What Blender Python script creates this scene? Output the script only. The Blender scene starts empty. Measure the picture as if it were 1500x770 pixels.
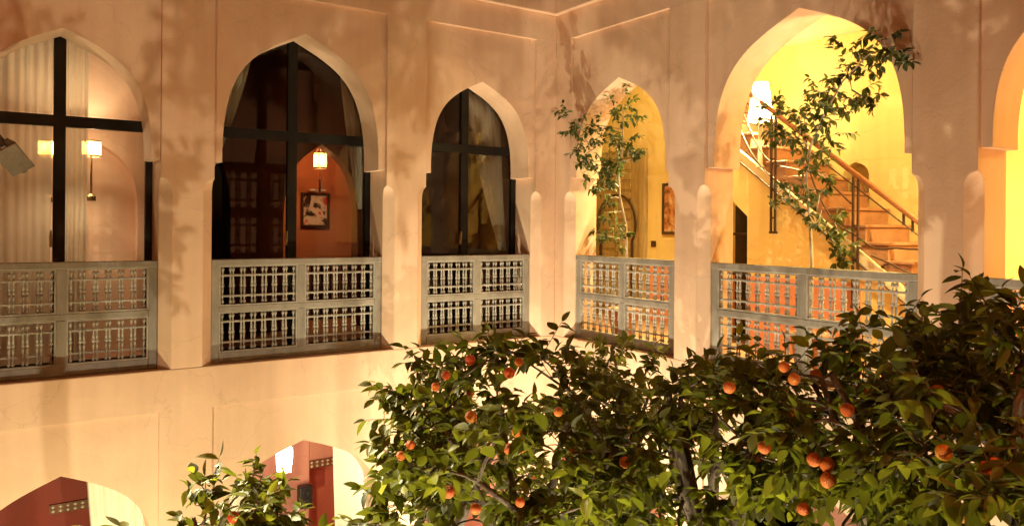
import bpy, bmesh, math, random
import numpy as np
from mathutils import Vector, Matrix
R_ = math.radians
S = bpy.context.scene
COL = S.collection
PI = math.pi

# ------------------------------------------------------------------ camera
# Building frame: a runs along the left facade away from the inner corner, b along the
# right facade, z up, ground at 0.  The courtyard is a > 0, b > 0.
EYE = 5.40
DL = (-.8277, -.5612); DR = (.5612, -.8277)
P0 = (.603, 11.0)
CA = -(P0[0]*DL[0] + P0[1]*DL[1]); CB = -(P0[0]*DR[0] + P0[1]*DR[1])
FPX, V0 = 1150.0, 331.0
cam = bpy.data.cameras.new('camera'); camo = bpy.data.objects.new('camera', cam); COL.objects.link(camo)
cam.sensor_width = 36; cam.lens = 36*FPX/1500; cam.shift_y = (V0-385)/1500
cam.clip_start = .05; cam.clip_end = 500
yaw = math.atan2(.5612, -.8277)
camo.matrix_world = (Matrix.Translation((CA, CB, EYE)) @ Matrix.Rotation(yaw, 4, 'Z')
                     @ Matrix.Rotation(PI/2, 4, 'X') @ Matrix.Rotation(R_(.45), 4, 'Z'))
S.camera = camo

def cp(x, y, z):
    """metres right of / in front of / above the viewer's eye -> building frame"""
    return Vector((CA + x*DL[0] + y*DL[1], CB + x*DR[0] + y*DR[1], EYE + z))
def W(u, v, y):
    r = math.tan(R_(.45))
    return cp((u-750)/FPX*y, y, (V0 + (u-750)*r - v)/FPX*y)
def ray(u, v):
    p = W(u, v, 1.0); return p - Vector((CA, CB, EYE))
def onR(u, v, d):          # point at depth d behind the right facade's face
    r = ray(u, v); t = (-d - CA)/r.x; return Vector((CA, CB, EYE)) + r*t
def onL(u, v, d):
    r = ray(u, v); t = (-d - CB)/r.y; return Vector((CA, CB, EYE)) + r*t
def proj(p):
    q = Vector(p) - Vector((CA, CB, EYE))
    x = q.x*DL[0] + q.y*DR[0]; y = q.x*DL[1] + q.y*DR[1]
    return 750 + x/y*FPX, V0 - q.z/y*FPX, y

# ------------------------------------------------------------------ world, exposure
wd = bpy.data.worlds.new('World'); S.world = wd; wd.use_nodes = True
nt = wd.node_tree; nt.nodes.clear()
sky = nt.nodes.new('ShaderNodeTexSky'); sky.sky_type = 'NISHITA'; sky.sun_disc = False
sky.sun_elevation = R_(-3.0); sky.sun_rotation = R_(200)
bg = nt.nodes.new('ShaderNodeBackground'); bg.inputs[1].default_value = .015
ow = nt.nodes.new('ShaderNodeOutputWorld')
nt.links.new(sky.outputs[0], bg.inputs[0]); nt.links.new(bg.outputs[0], ow.inputs[0])
S.view_settings.view_transform = 'Standard'; S.view_settings.look = 'None'
S.view_settings.exposure = 0; S.view_settings.gamma = 1; S.view_settings.use_curve_mapping = False
S.render.engine = 'CYCLES'
S.cycles.use_denoising = True
S.cycles.max_bounces = 6; S.cycles.diffuse_bounces = 3; S.cycles.transparent_max_bounces = 8
S.cycles.caustics_reflective = False; S.cycles.caustics_refractive = False
S.cycles.sample_clamp_indirect = 4

WARM = (1, .90, .58)
# garden uplights (fixture bodies are built further down): a, b, aim, watts
UPLIGHTS = [((2.25, 2.25), (.3, .5, 3.0), 360, WARM, 128),
            ((6.1, 2.3), (5.6, 0, 2.6), 125, (1, .95, .50), 128),
            ((8.3, 6.2), (0, 5.2, 4.6), 330, WARM, 90),
            ((4.8, 9.3), (3.0, 0, 4.4), 240, WARM, 90),
            ((2.1, 6.0), (0, 5.3, 2.6), 130, WARM, 128),
            ((4.65, 5.85), (4.0, 4.7, 5.0), 140, WARM, 75),
            ((4.1, 7.0), (3.2, 6.4, 5.0), 125, WARM, 75)]

# ------------------------------------------------------------------ helpers
def tag(o, label=None, cat=None, group=None, kind=None):
    if label: o['label'] = label
    if cat: o['category'] = cat
    if group: o['group'] = group
    if kind: o['kind'] = kind
    return o
def empty(name, loc, label=None, cat=None, group=None):
    o = bpy.data.objects.new(name, None); COL.objects.link(o); o.location = loc
    o.empty_display_size = .1
    return tag(o, label, cat, group)
def link(name, me, parent=None, loc=None):
    o = bpy.data.objects.new(name, me); COL.objects.link(o)
    if parent:
        o.parent = parent
        o.matrix_parent_inverse = Matrix.Translation(-wloc(parent))
    if loc is not None: o.location = loc
    return o
WL = {}
def wloc(o):
    v = Vector(o.location)
    p = o.parent
    if p is None: return v
    return v    # all children are expressed in building coordinates via the inverse
class MB:
    def __init__(s, f=None): s.v = []; s.f = []; s.T = f or (lambda x, y, z: (x, y, z))
    def pt(s, x, y, z): s.v.append(s.T(x, y, z)); return len(s.v)-1
    def face(s, pts): s.f.append([s.pt(*p) for p in pts])
    def box(s, x0, x1, y0, y1, z0, z1):
        i = [s.pt(x, y, z) for z in (z0, z1) for (x, y) in ((x0, y0), (x1, y0), (x1, y1), (x0, y1))]
        for q in ((3,2,1,0), (4,5,6,7), (0,1,5,4), (1,2,6,5), (2,3,7,6), (3,0,4,7)): s.f.append([i[k] for k in q])
        return s
    def rings(s, rings, caps=True):
        idx = [[s.pt(*p) for p in r] for r in rings]; n = len(idx[0])
        for A, B in zip(idx, idx[1:]):
            for k in range(n): s.f.append([A[k], A[(k+1) % n], B[(k+1) % n], B[k]])
        if caps: s.f.append(idx[0][::-1]); s.f.append(idx[-1])
        return s
    def prism(s, poly, y0, y1):        # poly in (x,z), extruded along y
        s.rings([[(x, y0, z) for x, z in poly], [(x, y1, z) for x, z in poly]]); return s
    def tube(s, pts, r, n=6):
        pts = [Vector(p) for p in pts]
        rr = r if isinstance(r, (list, tuple)) else [r]*len(pts)
        rings = []; up = Vector((.13, .31, .94)).normalized()
        for i, p in enumerate(pts):
            d = (pts[min(i+1, len(pts)-1)] - pts[max(i-1, 0)]).normalized()
            if abs(d.dot(up)) > .95: up = Vector((.94, .1, .13)).normalized()
            x = d.cross(up).normalized(); y = d.cross(x)
            rings.append([tuple(p + x*(rr[i]*math.cos(2*PI*k/n)) + y*(rr[i]*math.sin(2*PI*k/n))) for k in range(n)])
        return s.rings(rings)
    def lathe(s, prof, c=(0, 0, 0), n=16, caps=True):
        return s.rings([[(c[0]+r*math.cos(2*PI*k/n), c[1]+r*math.sin(2*PI*k/n), c[2]+z) for k in range(n)] for r, z in prof], caps)
    def mesh(s, name, mat, smooth=False, recalc=True, merge=False):
        me = bpy.data.meshes.new(name); me.from_pydata(s.v, [], s.f)
        if recalc:
            bm = bmesh.new(); bm.from_mesh(me)
            if merge: bmesh.ops.remove_doubles(bm, verts=bm.verts, dist=1e-5)
            bmesh.ops.recalc_face_normals(bm, faces=bm.faces); bm.to_mesh(me); bm.free()
        for m in (mat if isinstance(mat, (list, tuple)) else [mat]): me.materials.append(m)
        if smooth: me.polygons.foreach_set('use_smooth', [True]*len(me.polygons))
        me.update(); return me
    def build(s, name, mat, parent=None, smooth=False, merge=False):
        return link(name, s.mesh(name, mat, smooth, True, merge), parent)
def autosmooth(o, ang=30):
    me = o.data; bm = bmesh.new(); bm.from_mesh(me)
    for e in bm.edges: e.smooth = len(e.link_faces) == 2 and e.calc_face_angle(0) < R_(ang)
    bm.to_mesh(me); bm.free()
def soft(o, w=.012, seg=2):
    m = o.modifiers.new('bevel', 'BEVEL'); m.width = w; m.segments = seg; m.limit_method = 'ANGLE'; m.angle_limit = R_(40)
    return o
FL = lambda s, d, z: (s, -d, z)          # left facade: along, depth into wall, height
FR = lambda s, d, z: (-d, s, z)          # right facade

# ------------------------------------------------------------------ materials
def mat(name, base, rough=.6, bump=0, bscale=20, var=.0, vscale=2.0, stretch=(1, 1, 1), metal=0, spec=.5, base2=None, fine=0):
    m = bpy.data.materials.new(name); m.use_nodes = True; n = m.node_tree.nodes; l = m.node_tree.links
    b = n['Principled BSDF']; b.inputs['Roughness'].default_value = rough; b.inputs['Metallic'].default_value = metal
    b.inputs['Specular IOR Level'].default_value = spec
    g = n.new('ShaderNodeNewGeometry'); mp = n.new('ShaderNodeMapping'); mp.inputs['Scale'].default_value = stretch
    l.new(g.outputs['Position'], mp.inputs[0])
    if var or base2:
        t = n.new('ShaderNodeTexNoise'); t.inputs['Scale'].default_value = vscale; t.inputs['Detail'].default_value = 6; t.inputs['Roughness'].default_value = .62
        l.new(mp.outputs[0], t.inputs['Vector'])
        r = n.new('ShaderNodeValToRGB'); r.color_ramp.elements[0].position = .3; r.color_ramp.elements[1].position = .7
        c0 = tuple(max(0, c*(1-var)) for c in base); c1 = tuple(min(1, c*(1+var)) for c in base)
        if base2: c0, c1 = base, base2
        r.color_ramp.elements[0].color = (*c0, 1); r.color_ramp.elements[1].color = (*c1, 1)
        l.new(t.outputs[0], r.inputs[0]); l.new(r.outputs[0], b.inputs['Base Color'])
        q = n.new('ShaderNodeMapRange'); q.inputs[3].default_value = max(.05, rough-.12); q.inputs[4].default_value = min(1, rough+.12)
        l.new(t.outputs[0], q.inputs[0]); l.new(q.outputs[0], b.inputs['Roughness'])
    else: b.inputs['Base Color'].default_value = (*base, 1)
    if bump:
        t2 = n.new('ShaderNodeTexNoise'); t2.inputs['Scale'].default_value = bscale; t2.inputs['Detail'].default_value = 5
        l.new(mp.outputs[0], t2.inputs['Vector'])
        bp = n.new('ShaderNodeBump'); bp.inputs['Strength'].default_value = bump; bp.inputs['Distance'].default_value = .02
        l.new(t2.outputs[0], bp.inputs['Height']); l.new(bp.outputs[0], b.inputs['Normal'])
    return m
def wall_mat(name, c0, c1, rough=.62):
    """polished lime plaster: cloudy trowel tone, soft hollows, fine grain, rounded arrises"""
    m = mat(name, c0, rough, 0, 1, 0, 1.1, base2=c1); n = m.node_tree.nodes; l = m.node_tree.links
    b = n['Principled BSDF']; b.inputs['Specular IOR Level'].default_value = .3
    g = [x for x in n if x.bl_idname == 'ShaderNodeNewGeometry'][0]
    def noise(sc, det, dist=0):
        t = n.new('ShaderNodeTexNoise'); t.inputs['Scale'].default_value = sc; t.inputs['Detail'].default_value = det; t.inputs['Distortion'].default_value = dist
        l.new(g.outputs['Position'], t.inputs['Vector']); return t
    bv = n.new('ShaderNodeBevel'); bv.samples = 2; bv.inputs['Radius'].default_value = .018
    b1 = n.new('ShaderNodeBump'); b1.inputs['Strength'].default_value = .16; b1.inputs['Distance'].default_value = .05
    l.new(noise(2.6, 3, .6).outputs[0], b1.inputs['Height']); l.new(bv.outputs[0], b1.inputs['Normal'])
    b2 = n.new('ShaderNodeBump'); b2.inputs['Strength'].default_value = .22; b2.inputs['Distance'].default_value = .008
    l.new(noise(38, 6).outputs[0], b2.inputs['Height']); l.new(b1.outputs[0], b2.inputs['Normal'])
    l.new(b2.outputs[0], b.inputs['Normal'])
    # faint rain streaks, rubbed patches and hairline cracks in the limewash
    mp = n.new('ShaderNodeMapping'); mp.inputs['Scale'].default_value = (5, 5, .35); l.new(g.outputs['Position'], mp.inputs[0])
    sn = n.new('ShaderNodeTexNoise'); sn.inputs['Scale'].default_value = 1.3; sn.inputs['Detail'].default_value = 5; l.new(mp.outputs[0], sn.inputs['Vector'])
    r1 = n.new('ShaderNodeMapRange'); r1.inputs[1].default_value = .35; r1.inputs[2].default_value = .7; r1.inputs[3].default_value = 1.03; r1.inputs[4].default_value = .94; l.new(sn.outputs[0], r1.inputs[0])
    vo = n.new('ShaderNodeTexVoronoi'); vo.feature = 'DISTANCE_TO_EDGE'; vo.inputs['Scale'].default_value = .9
    wp = n.new('ShaderNodeMixRGB'); wp.blend_type = 'ADD'; wp.inputs[0].default_value = .35; l.new(g.outputs['Position'], wp.inputs[1]); l.new(noise(3.5, 6).outputs['Color'], wp.inputs[2]); l.new(wp.outputs[0], vo.inputs['Vector'])
    r2 = n.new('ShaderNodeMapRange'); r2.inputs[1].default_value = .0; r2.inputs[2].default_value = .006; r2.inputs[3].default_value = .88; r2.inputs[4].default_value = 1; l.new(vo.outputs['Distance'], r2.inputs[0])
    mm = n.new('ShaderNodeMath'); mm.operation = 'MULTIPLY'; l.new(r1.outputs[0], mm.inputs[0]); l.new(r2.outputs[0], mm.inputs[1])
    mx = n.new('ShaderNodeMixRGB'); mx.blend_type = 'MULTIPLY'; mx.inputs[0].default_value = 1
    src = b.inputs['Base Color'].links[0].from_socket; l.new(src, mx.inputs[1]); l.new(mm.outputs[0], mx.inputs[2]); l.new(mx.outputs[0], b.inputs['Base Color'])
    return m
M = {}
M['plaster'] = wall_mat('plaster', (.72, .46, .32), (.82, .56, .41))
M['ochre'] = wall_mat('ochre_plaster', (.81, .62, .28), (.87, .69, .33))
M['red'] = wall_mat('red_plaster', (.25, .027, .012), (.31, .036, .017))
M['salmon'] = wall_mat('salmon_plaster', (.72, .31, .23), (.80, .38, .28))
M['rust'] = wall_mat('rust_plaster', (.50, .20, .10), (.58, .25, .13))
M['frieze'] = mat('carved_brown_frieze', (.20, .075, .04), .7, .3, 40, .2, 10)
M['redpink'] = wall_mat('red_pink_plaster', (.58, .14, .09), (.66, .18, .12))
M['rustshade'] = wall_mat('shaded_rust_plaster', (.16, .055, .03), (.22, .08, .045))  # rust plaster with the unlit room's shade put into the colour
M['darkroom'] = mat('dark_panelling', (.10, .05, .03), .6, .1, 12, .2, 3)
M['cream'] = mat('cream_paint', (.82, .70, .50), .5, .1, 10, .06)
M['ceil'] = mat('ceiling_plaster', (.84, .74, .54), .8, .1, 8, .04)
M['railpaint'] = mat('grey_painted_wood', (.27, .235, .205), .5, .3, 40, .26, 6, (1, 1, .35))
M['railpale'] = mat('grey_painted_turning', (.34, .30, .265), .5, .2, 60, .24, 8)
M['iron'] = mat('black_window_steel', (.009, .007, .006), .55, .1, 30, .2, 6, spec=.2)
M['wrought'] = mat('brown_wrought_iron', (.07, .04, .03), .45, .2, 60, .25, 20, metal=.3)
M['handrail'] = mat('oiled_wood', (.28, .11, .05), .35, .1, 30, .25, 14, (1, 1, 4))
M['terracotta'] = mat('terracotta', (.40, .20, .115), .55, .25, 30, .2, 5)
M['doorwood'] = mat('pale_door_wood', (.40, .29, .15), .5, .25, 22, .22, 7, (4, 4, .6))
M['frame'] = mat('dark_frame_wood', (.05, .022, .014), .35, .15, 30, .3, 12)
M['stone'] = mat('courtyard_paving', (.36, .30, .24), .6, .25, 9, .2, 2)
M['bark'] = mat('orange_bark', (.12, .085, .06), .9, .8, 45, .35, 14, (1, 1, .3))
M['palebark'] = mat('pale_bark', (.50, .42, .33), .8, .4, 60, .25, 20, (1, 1, .3))
M['pot'] = mat('glazed_clay', (.34, .15, .08), .5, .2, 30, .25, 8)
M['soil'] = mat('soil', (.05, .035, .025), .95, .8, 60, .3, 20)
M['brass'] = mat('aged_brass', (.30, .19, .08), .4, .1, 40, .25, 20, metal=.9)
M['black'] = mat('black_plastic', (.02, .02, .02), .4, .1, 60, .2, 20)
M['grey'] = mat('cast_aluminium', (.17, .13, .10), .4, .15, 60, .15, 20, metal=.6)
M['white'] = mat('white_paint', (.8, .78, .74), .4, .05, 40, .04)
def cloth(name, c, tr=.45, clear=.0):
    m = mat(name, c, .9, .25, 160, .05, 5); n = m.node_tree.nodes; l = m.node_tree.links
    b = n['Principled BSDF']; b.inputs['Specular IOR Level'].default_value = .1; t = n.new('ShaderNodeBsdfTranslucent'); t.inputs[0].default_value = (*c, 1)
    mx = n.new('ShaderNodeMixShader'); mx.inputs[0].default_value = tr
    l.new(b.outputs[0], mx.inputs[1]); l.new(t.outputs[0], mx.inputs[2]); out = mx
    if clear:
        tp = n.new('ShaderNodeBsdfTransparent'); m2 = n.new('ShaderNodeMixShader'); m2.inputs[0].default_value = clear
        l.new(mx.outputs[0], m2.inputs[1]); l.new(tp.outputs[0], m2.inputs[2]); out = m2
    l.new(out.outputs[0], n['Material Output'].inputs[0]); return m
M['curtain'] = cloth('cream_curtain', (.92, .86, .75), .15)
M['sheer'] = cloth('sheer_curtain', (.88, .79, .66), .45, .34)
def shade(name, c, e):
    m = cloth(name, c, .6, .12); n = m.node_tree.nodes; l = m.node_tree.links
    em = n.new('ShaderNodeEmission'); em.inputs[0].default_value = (*c, 1); em.inputs[1].default_value = e
    ad = n.new('ShaderNodeAddShader'); o = n['Material Output']; src = o.inputs[0].links[0].from_socket
    l.new(src, ad.inputs[0]); l.new(em.outputs[0], ad.inputs[1]); l.new(ad.outputs[0], o.inputs[0]); return m
M['shade'] = shade('lit_lamp_shade', (1, .72, .30), 1.0)
M['shadeyellow'] = shade('lit_yellow_shade', (1, .55, .13), .9)
M['opal'] = shade('lit_opal_glass', (1, .90, .74), .75)
def glass():
    m = bpy.data.materials.new('window_glass'); m.use_nodes = True; n = m.node_tree.nodes; l = m.node_tree.links; n.clear()
    o = n.new('ShaderNodeOutputMaterial'); t = n.new('ShaderNodeBsdfTransparent'); t.inputs[0].default_value = (.93, .94, .92, 1)
    g = n.new('ShaderNodeBsdfGlossy'); g.inputs['Roughness'].default_value = .01
    f = n.new('ShaderNodeFresnel'); f.inputs[0].default_value = 1.38
    bn = n.new('ShaderNodeTexNoise'); bn.inputs['Scale'].default_value = 1.4; bp = n.new('ShaderNodeBump'); bp.inputs['Strength'].default_value = .03
    l.new(bn.outputs[0], bp.inputs['Height']); l.new(bp.outputs[0], g.inputs['Normal'])
    mx = n.new('ShaderNodeMixShader'); l.new(f.outputs[0], mx.inputs[0]); l.new(t.outputs[0], mx.inputs[1]); l.new(g.outputs[0], mx.inputs[2])
    l.new(mx.outputs[0], o.inputs[0]); return m
M['glass'] = glass()
def leafmat(name, dark, light, tr, trc):
    m = bpy.data.materials.new(name); m.use_nodes = True; n = m.node_tree.nodes; l = m.node_tree.links
    b = n['Principled BSDF']; b.inputs['Roughness'].default_value = .48; b.inputs['Specular IOR Level'].default_value = .35
    g = n.new('ShaderNodeNewGeometry'); oi = n.new('ShaderNodeObjectInfo')
    ad = n.new('ShaderNodeMath'); ad.operation = 'ADD'; fr = n.new('ShaderNodeMath'); fr.operation = 'FRACT'
    l.new(g.outputs['Random Per Island'], ad.inputs[0]); l.new(oi.outputs['Random'], ad.inputs[1]); l.new(ad.outputs[0], fr.inputs[0])
    r = n.new('ShaderNodeValToRGB'); e = r.color_ramp.elements; e[0].color = (*dark, 1); e[1].color = (*light, 1)
    x = r.color_ramp.elements.new(.8); x.color = (*[(p*.55+q*.45) for p, q in zip(dark, light)], 1)
    l.new(fr.outputs[0], r.inputs[0]); l.new(r.outputs[0], b.inputs['Base Color'])
    t = n.new('ShaderNodeBsdfTranslucent'); mxc = n.new('ShaderNodeMixRGB'); mxc.blend_type = 'MULTIPLY'; mxc.inputs[0].default_value = 0
    mxc.inputs[0].default_value = 1; mxc.inputs[2].default_value = (*trc, 1); l.new(r.outputs[0], mxc.inputs[1]); l.new(mxc.outputs[0], t.inputs[0])
    mx = n.new('ShaderNodeMixShader'); mx.inputs[0].default_value = tr
    l.new(b.outputs[0], mx.inputs[1]); l.new(t.outputs[0], mx.inputs[2]); l.new(mx.outputs[0], n['Material Output'].inputs[0])
    tx = n.new('ShaderNodeTexNoise'); tx.inputs['Scale'].default_value = 55; bp = n.new('ShaderNodeBump'); bp.inputs['Strength'].default_value = .25; bp.inputs['Distance'].default_value = .004
    l.new(g.outputs['Position'], tx.inputs['Vector']); l.new(tx.outputs[0], bp.inputs['Height']); l.new(bp.outputs[0], b.inputs['Normal'])
    return m
M['leaf'] = leafmat('orange_tree_leaf', (.046, .048, .013), (.19, .175, .035), .42, (2.3, 2.6, .8))
M['figleaf'] = leafmat('indoor_tree_leaf', (.05, .065, .022), (.13, .15, .05), .3, (1.8, 1.9, .8))
M['orange'] = mat('orange_peel', (.62, .095, .01), .45, .5, 240, 0, 16, base2=(.74, .17, .02))
n_ = M['orange'].node_tree.nodes; oi_ = n_.new('ShaderNodeObjectInfo'); hs_ = n_.new('ShaderNodeHueSaturation'); mr_ = n_.new('ShaderNodeMapRange')
mr_.inputs[3].default_value = .485; mr_.inputs[4].default_value = .525; l_ = M['orange'].node_tree.links
src_ = n_['Principled BSDF'].inputs['Base Color'].links[0].from_socket
l_.new(oi_.outputs['Random'], mr_.inputs[0]); l_.new(mr_.outputs[0], hs_.inputs['Hue']); l_.new(src_, hs_.inputs['Color']); l_.new(hs_.outputs[0], n_['Principled BSDF'].inputs['Base Color'])

# ------------------------------------------------------------------ heights
ZF, ZS, ZR, ZP = 3.85, 3.88, 5.01, 6.065           # gallery floor, sill, rail top, arch foot
ZPAN, ZCOR, ZTOP = 7.97, 8.34, 9.7
ZLP, ZLS, ZLA = 3.44, 1.75, 2.93                   # lower panel top, lower arch foot, apex
TW = .48
SIDE, MID = 7.30, 7.585
LB = [(.345, 2.036, SIDE), (2.577, 4.589, MID), (5.123, 6.88, SIDE)]
RB = [(.32, 2.18, SIDE), (2.735, 5.08, MID), (5.626, 7.45, SIDE)]
LEND, REND = 7.9, 8.4

def arch_half(a, h, n=22):
    P = [(a, 0), (1.02*a, .72*h), (.62*a, .82*h), (0, h)]
    out = []
    for i in range(n+1):
        t = i/n; c = [(1-t)**3, 3*t*(1-t)**2, 3*t*t*(1-t), t**3]
        out.append((sum(k*p[0] for k, p in zip(c, P)), sum(k*p[1] for k, p in zip(c, P))))
    return out
def spandrel(mb, s0, s1, zf, za, zt, d0, d1, inset=.09):
    c = (s0+s1)/2; half = arch_half((s1-s0)/2-inset, za-zf); n = len(half)-1
    for sg in (-1, 1):
        k = int(n*.6); bnd = []
        for i in range(n+1):
            if i <= k: bnd.append((c+sg*(s1-s0)/2, zf + (zt-zf)*i/k))
            else: bnd.append((c+sg*(s1-s0)/2*(1-(i-k)/(n-k)), zt))
        cur = [(c+sg*x, zf+z) for x, z in half]
        for d in (d0, d1):
            for i in range(n):
                mb.face([(cur[i][0], d, cur[i][1]), (cur[i+1][0], d, cur[i+1][1]), (bnd[i+1][0], d, bnd[i+1][1]), (bnd[i][0], d, bnd[i][1])])
        for i in range(n):
            mb.face([(cur[i][0], d0, cur[i][1]), (cur[i+1][0], d0, cur[i+1][1]), (cur[i+1][0], d1, cur[i+1][1]), (cur[i][0], d1, cur[i][1])])
        mb.face([(cur[0][0], d0, zf), (cur[0][0], d1, zf), (bnd[0][0], d1, zf), (bnd[0][0], d0, zf)])
def pier(mb, s0, s1, z0, z1, ch, zc=5.88, l=True, r=True):
    zs = [z0] + [zc-.15] + [zc-.15*(1-k/6) for k in range(1, 7)] + [z1]
    rings = []
    for z in zs:
        c = ch if z <= zc-.15 else (ch*math.sqrt(max(0, 1-((z-zc+.15)/.15)**2)) if z < zc else 0)
        c = max(c, .0015)
        cl = c if l else .0015; cr = c if r else .0015
        rings.append([(s0, TW, z), (s0, cl, z), (s0+cl, 0, z), (s1-cr, 0, z), (s1, cr, z), (s1, TW, z)])
    mb.rings(rings)

def facade(name, F, bays, end, label):
    root = empty(name, F(end/2, 0, 0), label, 'wall')
    up = MB(F); lo = MB(F); cor = MB(F)
    edges = [0] + [e for b in bays for e in b[:2]] + [end]
    for k in range(0, len(edges), 2):
        pier(up, edges[k], edges[k+1], ZS, ZPAN, .112, l=(k > 0), r=(k < len(edges)-2))
        lo.box(edges[k], edges[k+1], 0, TW, 0, ZLP)
    up.box(0, end, .0, TW, ZPAN, ZCOR)
    lo.box(0, end, 0, TW, ZLP, ZS-.004)
    cor.box(.09 if F is FL else -TW, end, -.09, TW, ZCOR, ZTOP)
    for s0, s1, za in bays:
        for nm, q in (('arch_spandrel', (ZP, za, ZPAN, .045, TW, .09)), ('lower_arch_spandrel', (ZLS, ZLA, ZLP, .026, TW, .03))):
            sp = MB(F); spandrel(sp, s0, s1, *q); o = sp.build(nm, M['plaster'], root, True, True); autosmooth(o)
    up.build('gallery_arcade', M['plaster'], root)
    lo.build('ground_arcade', M['plaster'], root)
    cor.build('parapet', M['plaster'], root)
    for s0, s1, za in bays:
        sill = MB(F); sill.box(s0-.11, s1+.11, .0, TW, ZS-.004, ZS+.003); soft(sill.build('sill', M['terracotta'], root), .003, 1)
    return root
wl = facade('courtyard_wall', FL, LB, LEND, 'cream plaster arcade wall with glazed upper arches, left of the inner corner')
wr = facade('courtyard_wall', FR, RB, REND, 'cream plaster arcade wall with open upper arches, right of the inner corner')

# ------------------------------------------------------------------ setting: ground, floors, ceilings
g = MB(); g.face([(-60, -60, 0), (60, -60, 0), (60, 60, 0), (-60, 60, 0)]); tag(g.build('ground', M['stone']), kind='structure')
fl = MB(); fl.box(-2.6, -TW, -4.2, REND, 3.56, ZF); fl.box(-TW, LEND, -4.2, -TW, 3.56, ZF); tag(fl.build('gallery_floor', M['terracotta']), kind='structure')
ce = MB(); ce.box(-2.6, -TW, -2.6, REND, 7.92, 8.1); tag(ce.build('gallery_ceiling', M['ceil']), kind='structure')
ce = MB(); ce.box(-TW, LEND, -4.2, -TW, 7.92, 8.1); tag(ce.build('room_ceiling', M['darkroom']), kind='structure')

# gallery back wall behind the right arcade, with door, niche
BD = 2.6
D0_, D1_ = -2.275, -.845
gw = empty('gallery_wall', (-BD, 3, ZF), 'yellow ochre plaster wall behind the open arches and the staircase', 'wall')
NI = (2.74, 3.10, 5.74, 6.02, 6.25)            # niche b0,b1,z0,spring,apex
m = MB(FR)
NB = NI[4]+.02                                  # wall above the niche is one smooth sheet
m.box(-BD, REND, BD, BD+.3, NB, 7.92); m.box(-BD, NI[0], BD, BD+.3, 3.56, NB); m.box(NI[1], REND, BD, BD+.3, 3.56, NB)
m.box(NI[0], NI[1], BD, BD+.3, 3.56, NI[2])
n_ = MB(FR); spandrel(n_, NI[0], NI[1], NI[3], NI[4], NB, BD, BD+.3, .0); autosmooth(n_.build('niche_arch', M['ochre'], gw, True, True))
m.box(NI[0], NI[1], BD+.22, BD+.3, NI[2], 6.4)
m.box(-BD-.2, -BD, TW-.48, BD, 3.56, 7.92)
m.box(REND-.2, REND, TW, BD, 3.56, 7.92)
m.build('wall_plaster', M['ochre'], gw)
pw = MB(); pw.box(-.14, .0, -BD, -TW, 3.56, 7.92)
pw.build('partition', M['ochre'], gw)
dd = MB(FR); dd.box(-BD, D0_, BD-.02, BD-.001, ZF, 4.78); dd.box(D1_, REND-.2, BD-.02, BD-.001, ZF, 4.78); dd.build('terracotta_dado', M['salmon'], gw)
jar = MB(); jc = (-BD-.1, 2.90, NI[2])
jar.lathe([(.05, 0), (.085, .05), (.095, .11), (.07, .18), (.035, .22), (.035, .26), (.05, .28)], jc, 14)
tag(jar.build('clay_jar', M['pot'], smooth=True), 'dark clay jar standing in the small arched wall niche above the stairs', 'jar')

# ------------------------------------------------------------------ door on gallery wall
def keyhole(c, w, zf, zs, zt, n=20):
    pts = [(c-w*.42, zf), (c-w*.42, zs)]
    R = w*.5; zc = zs+R*.6
    a0 = math.asin(-.6)
    for i in range(n+1):
        a = PI - a0 - (PI-2*a0)*i/n if False else (PI + .62) - (PI+1.24)*i/n
        pts.append((c+R*math.cos(a), zc+R*1.05*math.sin(a)))
    pts += [(c+w*.42, zs), (c+w*.42, zf)]
    return pts
dr = empty('wooden_door', (-BD, -1.56, ZF), 'pale carved wooden double door with horseshoe arch moulding, behind the slim indoor tree', 'door')
D0, D1, DT = -2.27, -.85, 6.72
m = MB(FR); m.box(D0, D0+.13, BD-.09, BD-.002, ZF, DT); m.box(D1-.13, D1, BD-.09, BD-.002, ZF, DT); m.box(D0+.13, D1-.13, BD-.09, BD-.002, DT-.14, DT)
soft(m.build('door_frame', M['doorwood'], dr), .012)
m = MB(FR); m.box(D0+.13, D1-.13, BD-.05, BD-.004, ZF, DT-.14); m.build('door_leaf', M['doorwood'], dr)
kh = keyhole((D0+D1)/2, .98, ZF+.05, 5.15, 0)
mid = (D0+D1)/2
for z in [ZF+.15+.17*i for i in range(15)]:
    for sg in (-1, 1):
        w = .36
        if z > 6.45: continue
        sl = MB(FR); x0, x1 = (mid+.02, mid+w) if sg > 0 else (mid-w, mid-.02)
        sl.box(x0, x1, BD-.07, BD-.048, z, z+.12); soft(sl.build('panel', M['doorwood'], dr), .012, 1)
m = MB(); pts = [(-BD+.075, x, z) for x, z in kh]; m.tube(pts, .022, 6); m.build('arch_moulding', M['frame'], dr)
m = MB(FR); m.box(mid-.02, mid+.02, BD-.085, BD-.05, ZF, DT-.14); m.build('meeting_stile', M['doorwood'], dr)
m = MB(); m.tube([(-BD+.08, mid+.07, 4.95), (-BD+.15, mid+.07, 4.97), (-BD+.15, mid+.07, 5.12), (-BD+.08, mid+.07, 5.14)], .011); m.build('handle', M['brass'], dr)

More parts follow.
